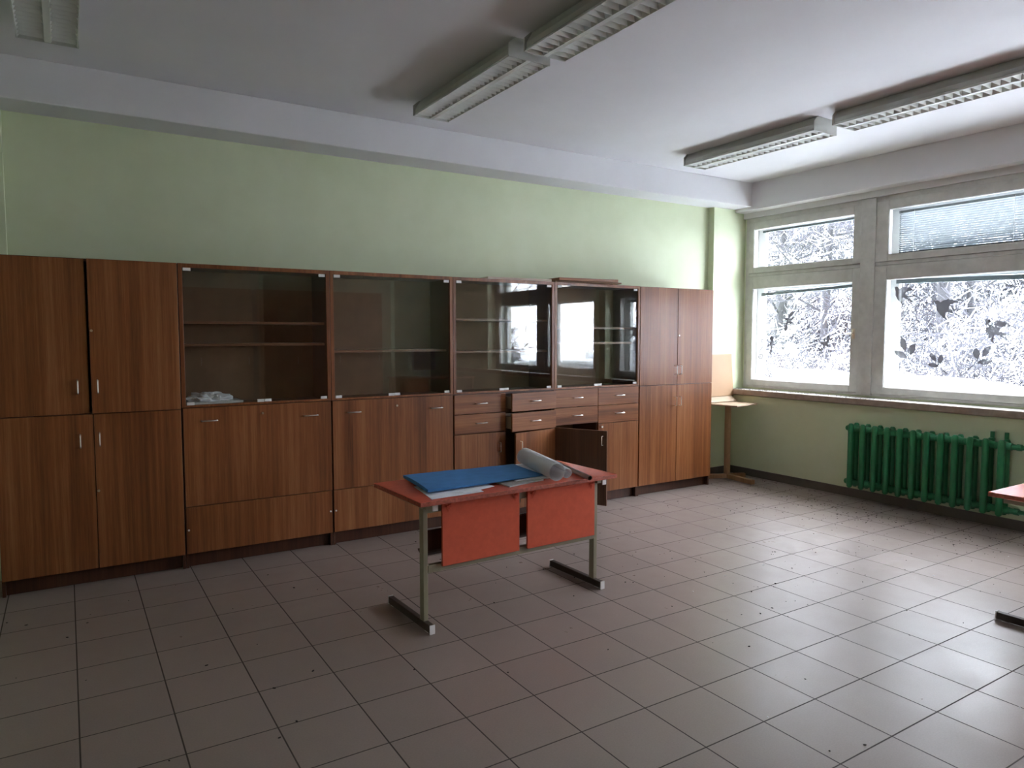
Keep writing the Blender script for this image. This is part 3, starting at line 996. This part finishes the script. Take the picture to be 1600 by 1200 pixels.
# ------------------------------------------------------------------ school desk
def desk(loc, rz, label):
    t = thing('school_desk', label, 'desk', loc, rz, 'school desks with red tops')
    b = BM(); box(b, -0.60, 0.60, -0.265, 0.265, 0.618, 0.640, 0.003)
    for f in b.faces:
        if abs(f.normal.z) < 0.5: f.material_index = 1
    obj('tabletop', b, [M['red'], M['red_edge']], t)
    for sx in (-0.528, 0.528):
        b = BM(); box(b, sx - 0.0125, sx + 0.0125, -0.17, -0.13, 0.042, 0.585, 0.003)
        obj('leg', b, M['olive'], t)
        b = BM(); box(b, sx - 0.014, sx + 0.014, -0.232, 0.228, 0.006, 0.042, 0.003)
        f = obj('foot', b, M['dark_steel'], t)
        for yy in (-0.2345, 0.2285):
            b = BM(); box(b, sx - 0.014, sx + 0.014, yy, yy + 0.005, 0.0, 0.044, 0.001)
            obj('end_cap', b, M['clip'], f)
        for yy in (-0.19, 0.19):
            b = BM(); box(b, sx - 0.011, sx + 0.011, yy - 0.015, yy + 0.015, 0.0, 0.0055)
            obj('glide', b, M['clip'], f)
        # support arm under the top
        b = BM(); box(b, sx - 0.015, sx + 0.015, -0.20, 0.22, 0.586, 0.6175, 0.002)
        obj('support_arm', b, M['olive'], t)
    # cross rails
    b = BM(); box(b, -0.515, 0.515, -0.168, -0.142, 0.560, 0.592, 0.002)
    obj('upper_rail', b, M['olive'], t)
    b = BM(); box(b, -0.515, 0.515, -0.172, -0.142, 0.272, 0.308, 0.002)
    obj('lower_rail', b, M['olive'], t)
    for sx in (-0.492, 0.560):
        b = BM(); box(b, sx - 0.014, sx + 0.014, -0.205, -0.1985, 0.575, 0.610, 0.002)
        obj('rail_cap', b, M['clip'], t)
    # bent plywood book trays
    for x0, x1 in ((-0.49, 0.015), (0.045, 0.475)):
        pts = []
        for i in range(13):
            a = i / 12
            if a < 0.5:
                q = PI + (a / 0.5) * PI / 2
                pts.append((-0.055 + 0.06 * math.cos(q), 0.375 + 0.055 * math.sin(q)))
            else:
                pts.append((-0.055 + (a - 0.5) / 0.5 * 0.04, 0.32 + (a - 0.5) * 0.04))
        pts = [(-0.117, 0.455)] + pts
        b = BM()
        inner = [(p[0] + 0.004, p[1] + 0.008) for p in pts]
        for i in range(len(pts) - 1):
            prism(b, [pts[i], pts[i + 1], inner[i + 1], inner[i]], 'x', x0, x1)
        bmesh.ops.remove_doubles(b, verts=b.verts, dist=1e-5)
        obj('book_tray', b, M['wood_dark'], t)
    for xx in (-0.02, 0.03):
        b = BM(); box(b, xx - 0.02, xx + 0.02, -0.13, -0.09, 0.53, 0.6175, 0.002)
        obj('wooden_block', b, M['plywood_pale'], t)
    # red modesty panels tied with red string
    for i, (x0, x1) in enumerate(((-0.446, 0.000), (0.052, 0.505))):
        b = BM(); box(b, x0, x1, -0.188, -0.175, 0.297, 0.606, 0.0012)
        p = obj('front_panel', b, M['red'], t)
        for xx in (x0 + 0.03, x1 - 0.03):
            b = BM()
            y = -0.192
            tube(b, [(xx, y + .004, 0.590), (xx - 0.012, y - .003, 0.597), (xx - 0.014, y - .003, 0.586), (xx, y - .002, 0.588), (xx + 0.013, y - .003, 0.598), (xx + 0.012, y - .003, 0.585), (xx, y, 0.588)], 0.0032, 6)
            tube(b, [(xx, y, 0.588), (xx - 0.003, y - .002, 0.574), (xx + 0.001, y - .002, 0.562)], 0.002, 6)
            tube(b, [(xx, y, 0.588), (xx + 0.006, y - .002, 0.578), (xx + 0.004, y - .002, 0.570)], 0.002, 6)
            obj('string_tie', b, M['red'], p, True)
    return t
DR = math.radians(2.0)
d1 = desk((0.432, 1.272, 0), DR, 'red school desk in the middle of the room with papers on it')
d2 = dup(d1, (2.875, -0.535, 0), 0.0, 'red school desk cut off by the right edge of the photo, its top shining')

# things on the desk; coordinates on the table plane
ZT = 0.6405
def sheet(name, label, cat, pts, z, th, mat, seed=1, wav=0.003, group=None, res=10):
    """a quadrilateral sheet of paper with gentle waves and real thickness"""
    rnd = random.Random(seed)
    ph = [rnd.uniform(0, 6) for _ in range(4)]
    P = [Vector((p[0], p[1], 0)) for p in pts]
    b = BM()
    top, bot = [], []
    for i in range(res + 1):
        tr, br_ = [], []
        for j in range(res + 1):
            u, v = i / res, j / res
            q = P[0] * (1 - u) * (1 - v) + P[1] * u * (1 - v) + P[2] * u * v + P[3] * (1 - u) * v
            w = wav * (1 + math.sin(5 * u + ph[0]) * math.cos(4 * v + ph[1])) * 0.5
            tr.append(b.verts.new((q.x, q.y, th + w))); br_.append(b.verts.new((q.x, q.y, w * 0.9)))
        top.append(tr); bot.append(br_)
    for i in range(res):
        for j in range(res):
            b.faces.new((top[i][j], top[i + 1][j], top[i + 1][j + 1], top[i][j + 1]))
            b.faces.new((bot[i][j], bot[i][j + 1], bot[i + 1][j + 1], bot[i + 1][j]))
    for i in range(res):
        b.faces.new((top[i][0], bot[i][0], bot[i + 1][0], top[i + 1][0]))
        b.faces.new((top[i][res], top[i + 1][res], bot[i + 1][res], bot[i][res]))
        b.faces.new((top[0][i], top[0][i + 1], bot[0][i + 1], bot[0][i]))
        b.faces.new((top[res][i], bot[res][i], bot[res][i + 1], top[res][i + 1]))
    o = obj(name, b, mat, None, True, (0, 0, z))
    return tag(o, label, cat, group)
sheet('paper_sheet', 'white paper sheet sticking out at the front left under the blue folder', 'paper', [(-0.085, 1.02), (0.20, 1.035), (0.24, 1.33), (-0.04, 1.32)], ZT, 0.0012, M['paper'], 1, 0.001, 'papers on the desk')
sheet('paper_sheet', 'white paper sheet poking out at the front centre of the desk', 'paper', [(0.10, 1.035), (0.30, 1.10), (0.28, 1.42), (0.05, 1.34)], ZT + 0.0030, 0.0012, M['paper'], 2, 0.001, 'papers on the desk')
sheet('paper_sheet', 'grey stack of paper under the front right corner of the blue folder', 'paper', [(0.36, 1.05), (0.60, 1.10), (0.60, 1.36), (0.35, 1.33)], ZT, 0.006, M['paper_grey'], 3, 0.001, 'papers on the desk')
sheet('paper_sheet', 'white sheets lying between the blue folder and the plastic roll', 'paper', [(0.44, 1.12), (0.64, 1.10), (0.74, 1.52), (0.50, 1.525)], ZT + 0.0075, 0.003, M['paper'], 4, 0.0015, 'papers on the desk')

# blue folder: thick folded paper, its left end hollow like a flattened roll
b = BM()
path = [(-0.070, 1.13), (0.60, 1.145)]
n, m = 18, 8
def bl_pt(u, v, s):
    # u along the length, v from front to back
    x = -0.060 + 0.690 * u + (0.045 * v if u < 0.5 else 0.045 * v + 0.01 * v)
    y = 1.115 + 0.03 * u + 0.395 * v * (1 - 0.06 * u)
    if u > 0.93: x += (0.5 - v) * 0.02
    hh = 0.016 * (1 - u) ** 0.8 + 0.0045
    hh *= (0.55 + 0.45 * math.sin(PI * (0.1 + 0.8 * v)))
    wob = 0.0022 * math.sin(9 * u + 5 * v) + 0.0015 * math.sin(21 * u - 7 * v)
    return (x, y, hh + wob * (0.3 + u * 0.3) if s else 0.0004 + (0.004 * u))
top = [[b.verts.new(bl_pt(i / n, j / m, 1)) for j in range(m + 1)] for i in range(n + 1)]
bot = [[b.verts.new(bl_pt(i / n, j / m, 0)) for j in range(m + 1)] for i in range(n + 1)]
for i in range(n):
    for j in range(m):
        b.faces.new((top[i][j], top[i + 1][j], top[i + 1][j + 1], top[i][j + 1]))
        b.faces.new((bot[i][j], bot[i][j + 1], bot[i + 1][j + 1], bot[i + 1][j]))
    b.faces.new((top[i][0], bot[i][0], bot[i + 1][0], top[i + 1][0]))
    b.faces.new((top[i][m], top[i + 1][m], bot[i + 1][m], bot[i][m]))
for j in range(m):
    b.faces.new((top[0][j], top[0][j + 1], bot[0][j + 1], bot[0][j]))
    b.faces.new((top[n][j], bot[n][j], bot[n][j + 1], top[n][j + 1]))
tag(obj('blue_folder', b, M['blue'], None, True, (0, 0, ZT + 0.011)), 'large blue paper folder spread over the left half of the desk', 'folder')

# rolled clear plastic film: a spiral sheet
b = BM()
A0, A1 = Vector((0.735, 1.49, 0)), Vector((0.612, 1.00, 0))
dr = (A1 - A0).normalized(); sd = Vector((-dr.y, dr.x, 0))
def film_roll(b, A0, A1, r0, r1, turns, lift, n=56):
    dr = (A1 - A0).normalized(); sd = Vector((-dr.y, dr.x, 0))
    P, Q = [], []
    for i in range(n + 1):
        t = i / n
        a = t * turns * 2 * PI
        r = r0 + (r1 - r0) * t
        off = sd * math.cos(a) * r + Vector((0, 0, 1)) * (math.sin(a) * r + r1 + lift)
        P.append(b.verts.new(A0 + off + dr * 0.01 * math.sin(a))); Q.append(b.verts.new(A1 + off + dr * 0.012 * math.cos(a * .7)))
    for i in range(n):
        b.faces.new((P[i], P[i + 1], Q[i + 1], Q[i]))
film_roll(b, A0, A1, 0.041, 0.049, 2.3, 0.0)
o = obj('plastic_film_roll', b, M['plastic_film'], None, True, (0, 0, ZT + 0.0125))
tag(o, 'roll of clear plastic film lying across the right part of the desk', 'roll')
sol = o.modifiers.new('thickness', 'SOLIDIFY'); sol.thickness = 0.0006
b = BM()
film_roll(b, Vector((0.845, 1.48, 0)), Vector((0.722, 1.06, 0)), 0.024, 0.030, 1.6, 0.0, 40)
o = obj('plastic_film_roll', b, M['plastic_film'], None, True, (0, 0, ZT + 0.001))
tag(o, 'smaller clear plastic roll squeezed between the big roll and the brown tube', 'roll')
sol = o.modifiers.new('thickness', 'SOLIDIFY'); sol.thickness = 0.0006
# brown tube, hollow
b = BM()
p0, p1 = Vector((0.925, 1.50, 0.0135)), Vector((0.800, 0.965, 0.0135))
dd = (p1 - p0).normalized(); sd = Vector((-dd.y, dd.x, 0))
R1, R2 = 0.0135, 0.0105
rings = []
for (c, r) in ((p0, R1), (p1, R1), (p1, R2), (p0, R2)):
    rings.append([b.verts.new(c + sd * math.cos(2 * PI * k / 20) * r + Vector((0, 0, 1)) * math.sin(2 * PI * k / 20) * r) for k in range(20)])
for i in range(4):
    for k in range(20):
        b.faces.new((rings[i][k], rings[i][(k + 1) % 20], rings[(i + 1) % 4][(k + 1) % 20], rings[(i + 1) % 4][k]))
tag(obj('card_tube', b, M['tube'], None, True, (0, 0, ZT + 0.0005)), 'thin brown hollow tube lying at the right end of the desk', 'tube')

# ------------------------------------------------------------------ wooden stand in the corner
t = thing('wooden_stand', 'wooden stand with a flat board seat and crossed feet in the back right corner', 'stand', (3.985, 2.80, 0))
b = BM(); box(b, -0.022, 0.022, -0.022, 0.022, 0.03, 0.728, 0.002)
obj('post', b, M['pine'], t)
mk = Matrix.Rotation(math.radians(-22), 4, 'Z')
b = BM(); box(b, -0.24, 0.19, -0.022, 0.022, 0, 0.042, 0.003, mk); obj('foot', b, M['pine'], t)
b = BM(); box(b, -0.022, 0.022, -0.36, -0.0225, 0, 0.042, 0.003, Matrix.Rotation(math.radians(-8), 4, 'Z')); obj('foot', b, M['pine'], t)
mk = Matrix.Rotation(math.radians(12), 4, 'Z')
b = BM(); box(b, -0.20, 0.20, -0.20, 0.105, 0.7285, 0.741, 0.002, Matrix.Translation((-0.008, -0.01, 0)) @ mk); obj('seat', b, M['plywood_pale'], t)
b = BM()
# fibreboard sheet leaning in the corner, with a folded lower flap
prism(b, [(2.940, 0.795), (2.974, 1.215), (2.979, 1.215), (2.945, 0.795)], 'x', 3.80, 4.222)
o = obj('fibreboard_sheet', b, M['fibreboard']); tag(o, 'tan fibreboard sheet leaning on the column above the wooden stand', 'board')
b = BM()
prism(b, [(2.865, 0.7445), (2.935, 0.786), (2.935, 0.792), (2.865, 0.7505)], 'x', 3.80, 4.19)
o = obj('pale_board', b, M['plywood_pale']); tag(o, 'narrow pale board tilted at the back of the stand seat', 'board')

# ------------------------------------------------------------------ cast iron radiator
NR = 12
t = thing('radiator', 'green painted cast iron radiator under the right window', 'radiator', (XW - 0.075, 1.03, 0.0))
pitch = 0.104
ys = [0.572 - pitch * i for i in range(NR)]
for y in ys:
    b = BM()
    z0, z1 = 0.105, 0.655
    for xx in (-0.048, 0.032):
        pts, rad = [], []
        for (zz, rr) in ((z0, 0.012), (z0 + 0.012, 0.022), (z0 + 0.05, 0.024), (z0 + 0.10, 0.0225), (z1 - 0.10, 0.0225), (z1 - 0.05, 0.024), (z1 - 0.012, 0.022), (z1, 0.012)):
            pts.append((xx, y, zz)); rad.append(rr)
        tube(b, pts, rad, 14)
    # top and bottom hubs and bridges
    for zz in (z0 + 0.045, z1 - 0.045):
        tube(b, [(-0.008, y - pitch / 2 + .0008, zz), (-0.008, y - 0.03, zz), (-0.008, y, zz), (-0.008, y + 0.03, zz), (-0.008, y + pitch / 2 - .0008, zz)], [0.026, 0.026, 0.034, 0.026, 0.026], 14)
        box(b, -0.048, 0.032, y - 0.014, y + 0.014, zz - 0.03, zz + 0.03, 0.008)
    # web between the two columns
    box(b, -0.044, 0.030, y - 0.005, y + 0.005, z0 + 0.05, z1 - 0.05)
    obj('section', b, M['radiator'], t, True)
for zz in (0.15, 0.61):
    b = BM()
    ye = ys[0] + pitch / 2
    tube(b, [(-0.008, ye, zz), (-0.008, ye + 0.012, zz)], 0.021, 6)
    obj('plug', b, M['radiator'], t, False)
    ye = ys[-1] - pitch / 2
    b = BM()
    tube(b, [(-0.008, ye, zz), (-0.008, ye - 0.09, zz), (-0.008, ye - 0.35, zz)], [0.022, 0.015, 0.013], 12)
    tube(b, [(-0.008, ye - 0.03, zz), (-0.008, ye - 0.06, zz)], 0.024, 8)
    obj('pipe', b, M['radiator'], t, True)
for yy in (ys[-2], ys[-1] + 0.01):
    b = BM(); tube(b, [(0.050, yy, 0.60), (0.050, yy, 0.70)], 0.014, 10); box(b, 0.052, 0.074, yy - 0.01, yy + 0.01, 0.62, 0.65)
    obj('bracket', b, M['radiator'], t, True)

# ------------------------------------------------------------------ ceiling louvre lamps
def lamp(x, y0, y1, label, nb=23):
    t = thing('ceiling_lamp', label, 'ceiling lamp', (x, (y0 + y1) / 2, ZC), 0, 'unlit louvred fluorescent lamps')
    hl = (y1 - y0) / 2
    H, hw = 0.100, 0.127
    # housing: sloping sides hanging from a narrower back
    b = BM()
    for s in (-1, 1):
        prism(b, [(s * 0.080, -0.001), (s * 0.078, -0.001), (s * 0.112, -0.058), (s * 0.112, -0.082), (s * 0.115, -0.082), (s * 0.115, -0.056)], 'y', -hl + 0.004, hl - 0.004)
    box(b, -0.08, 0.08, -hl + 0.004, hl - 0.004, -0.006, -0.001)
    box(b, -0.112, 0.112, -hl + .004, hl - .004, -0.060, -0.057)
    obj('housing', b, M['fixture'], t)
    for s in (-1, 1):
        b = BM()
        prism(b, [(-0.088, -0.0005), (0.088, -0.0005), (hw, -0.035), (hw, -H), (-hw, -H), (-hw, -0.035)], 'y', s * hl - 0.004, s * hl + 0.004, 0.001)
        obj('end_plate', b, M['fixture'], t)
    b = BM()
    # side reflectors and the folded centre strip
    for s in (-1, 1):
        prism(b, [(s * 0.124, -H + .001), (s * 0.120, -H + .001), (s * 0.096, -0.062), (s * 0.099, -0.062)], 'y', -hl + 0.005, hl - 0.005)
    prism(b, [(-0.013, -H + .001), (0.013, -H + .001), (0.030, -0.062), (-0.030, -0.062)], 'y', -hl + 0.005, hl - 0.005)
    obj('reflector', b, M['alu'], t)
    for s in (-1, 1):
        b = BM(); tube(b, [(s * 0.064, -hl + 0.03, -0.0635 + 0.0), (s * 0.064, hl - 0.03, -0.0635)], 0.0022, 8)
        obj('fluorescent_tube', b, M['tube_lamp'], t, True)
        for k in range(nb):
            y = -hl + 0.02 + (2 * hl - 0.04) * (k + 0.5) / nb
            b = BM()
            # thin lower edge, wide open top, narrowing upwards between the curved reflectors
            A = [b.verts.new((s * xx, y + yy, zz)) for (xx, zz, yy) in ((0.0140, -H + .0015, -.0012), (0.1190, -H + .0015, -.0012), (0.0995, -0.066, -.0135), (0.0300, -0.066, -.0135))]
            B = [b.verts.new((s * xx, y + yy, zz)) for (xx, zz, yy) in ((0.0140, -H + .0015, .0012), (0.1190, -H + .0015, .0012), (0.0995, -0.066, .0135), (0.0300, -0.066, .0135))]
            b.faces.new(A); b.faces.new(B[::-1])
            for q in range(4):
                b.faces.new((A[q], B[q], B[(q + 1) % 4], A[(q + 1) % 4]))
            obj('louvre_blade', b, M['alu'], t)
    return t
lamp(0.555, 1.175, 2.315, 'unlit louvred lamp in the middle row, end nearest the back wall')
lamp(0.590, -0.07, 1.085, 'unlit louvred lamp in the middle row, cut off by the top edge of the photo')
lamp(2.985, 1.150, 2.345, 'unlit louvred lamp in the right row, far end near the window corner')
lamp(2.990, -0.18, 1.015, 'unlit louvred lamp in the right row, cut off by the right edge of the photo')
lamp(-1.512, 1.06, 2.215, 'unlit louvred lamp at the top left corner of the photo')

# ------------------------------------------------------------------ dirt on floor and sill (nobody could count it)
rnd = random.Random(77)
def crumbs(name, label, spots, mat, zs=0.0):
    b = BM()
    for (x, y, s) in spots:
        r = bmesh.ops.create_icosphere(b, subdivisions=1, radius=s)
        a = rnd.uniform(0, 6.28)
        st = rnd.uniform(0.5, 1.4)
        for v in r['verts']:
            p = v.co.copy()
            p.x *= 1.3 * st; p.y *= 0.8; p.z *= 0.5
            p.x += rnd.uniform(-.2, .2) * s
            c_, s_ = math.cos(a), math.sin(a)
            v.co = Vector((x + p.x * c_ - p.y * s_, y + p.x * s_ + p.y * c_, zs + s * 0.45 + p.z))
    o = obj(name, b, mat)
    return tag(o, label, 'dirt', None, 'stuff')
sp = []
for i in range(150):
    sp.append((rnd.uniform(-2.0, 4.1), rnd.uniform(-1.3, 2.5), rnd.uniform(0.0025, 0.006)))
for i in range(520):
    x = 4.2 - abs(rnd.gauss(0, 0.55)); y = rnd.uniform(-0.6, 2.9)
    sp.append((min(x, 4.2), y, rnd.uniform(0.0018, 0.0048)))
for i in range(90):
    sp.append((rnd.gauss(3.75, 0.12), rnd.gauss(1.6, 0.5), rnd.uniform(0.003, 0.006)))
for i in range(120):
    sp.append((rnd.uniform(1.5, 4.0), rnd.uniform(0.2, 2.4), rnd.uniform(0.002, 0.0045)))
crumbs('floor_crumbs', 'dark crumbs and dead flies scattered over the tiled floor', sp, M['crumb'])
sp = [(rnd.uniform(0.5, 4.0), rnd.uniform(-0.9, 1.5), rnd.uniform(0.003, 0.006)) for i in range(16)]
crumbs('plaster_chips', 'small white chips scattered on the tiled floor', sp, M['plaster_chip'])
sp = [(rnd.uniform(4.225, 4.325), min(2.98, max(0.3, 2.98 - abs(rnd.gauss(0, 0.8)))), rnd.uniform(0.0018, 0.0045)) for i in range(420)]
crumbs('sill_crumbs', 'dark crumbs lying along the window sill', sp, M['crumb'], 0.862)

# ------------------------------------------------------------------ things behind the camera, shown by the cupboard glass
for wx, lab in ((1.72, 'tall brown wardrobe behind the camera, the one next to the writing desk'), (-0.20, 'tall brown wardrobe behind the camera, in the middle of the three'), (-2.06, 'tall brown wardrobe behind the camera, in the far left corner')):
    t = thing('wardrobe', lab, 'wardrobe', (wx, -3.4, 0), 0, 'wardrobes behind the camera, seen in the cupboard glass')
    b = BM(); box(b, -0.93, 0.93, -0.28, 0.28, 0, 2.05, 0.003); obj('body', b, M['wood_v'], t)
    for x0, x1 in ((-0.925, -0.313), (-0.308, 0.308), (0.313, 0.925)):
        b = BM(); box(b, x0, x1, 0.2805, 0.298, 0.08, 2.03, 0.002); d = obj('door', b, M['wood_v'], t)
        b = BM(); tube(b, [(x1 - 0.06, 0.298, 1.0), (x1 - 0.06, 0.325, 1.01), (x1 - 0.06, 0.325, 1.09), (x1 - 0.06, 0.298, 1.1)], 0.004, 8); obj('handle', b, M['chrome'], d, True)
t = thing('writing_desk', 'brown writing desk behind the camera, reflected in the second glazed cupboard', 'desk', (3.45, -3.1, 0))
b = BM(); box(b, -0.6, 0.65, -0.32, 0.32, 0.72, 0.745, 0.003); obj('tabletop', b, M['wood_h'], t)
b = BM(); box(b, -0.58, -0.16, -0.30, 0.30, 0, 0.7195, 0.003); obj('drawer_pedestal', b, M['wood_v'], t)
b = BM(); box(b, 0.61, 0.635, -0.30, 0.30, 0, 0.7195, 0.003); obj('side_panel', b, M['wood_v'], t)
t = thing('monitor', 'dark computer monitor behind the camera, reflected in the second glazed cupboard', 'monitor', (3.35, -3.1, 0.7455))
b = BM(); box(b, -0.2, 0.2, -0.03, 0.03, 0.10, 0.44, 0.008); s_ = obj('casing', b, M['fixture'], t)
b = BM(); box(b, -0.185, 0.185, 0.031, 0.033, 0.115, 0.425); obj('screen', b, M['black'], t)
b = BM(); box(b, -0.1, 0.1, -0.09, 0.09, 0, 0.012, 0.003); box(b, -0.03, 0.03, -0.02, 0.005, 0.0121, 0.12); obj('stand', b, M['fixture'], t)

# open colour checks for stray categories
for o in list(C.objects):
    if o.parent is not None and 'category' in o:
        del o['category']
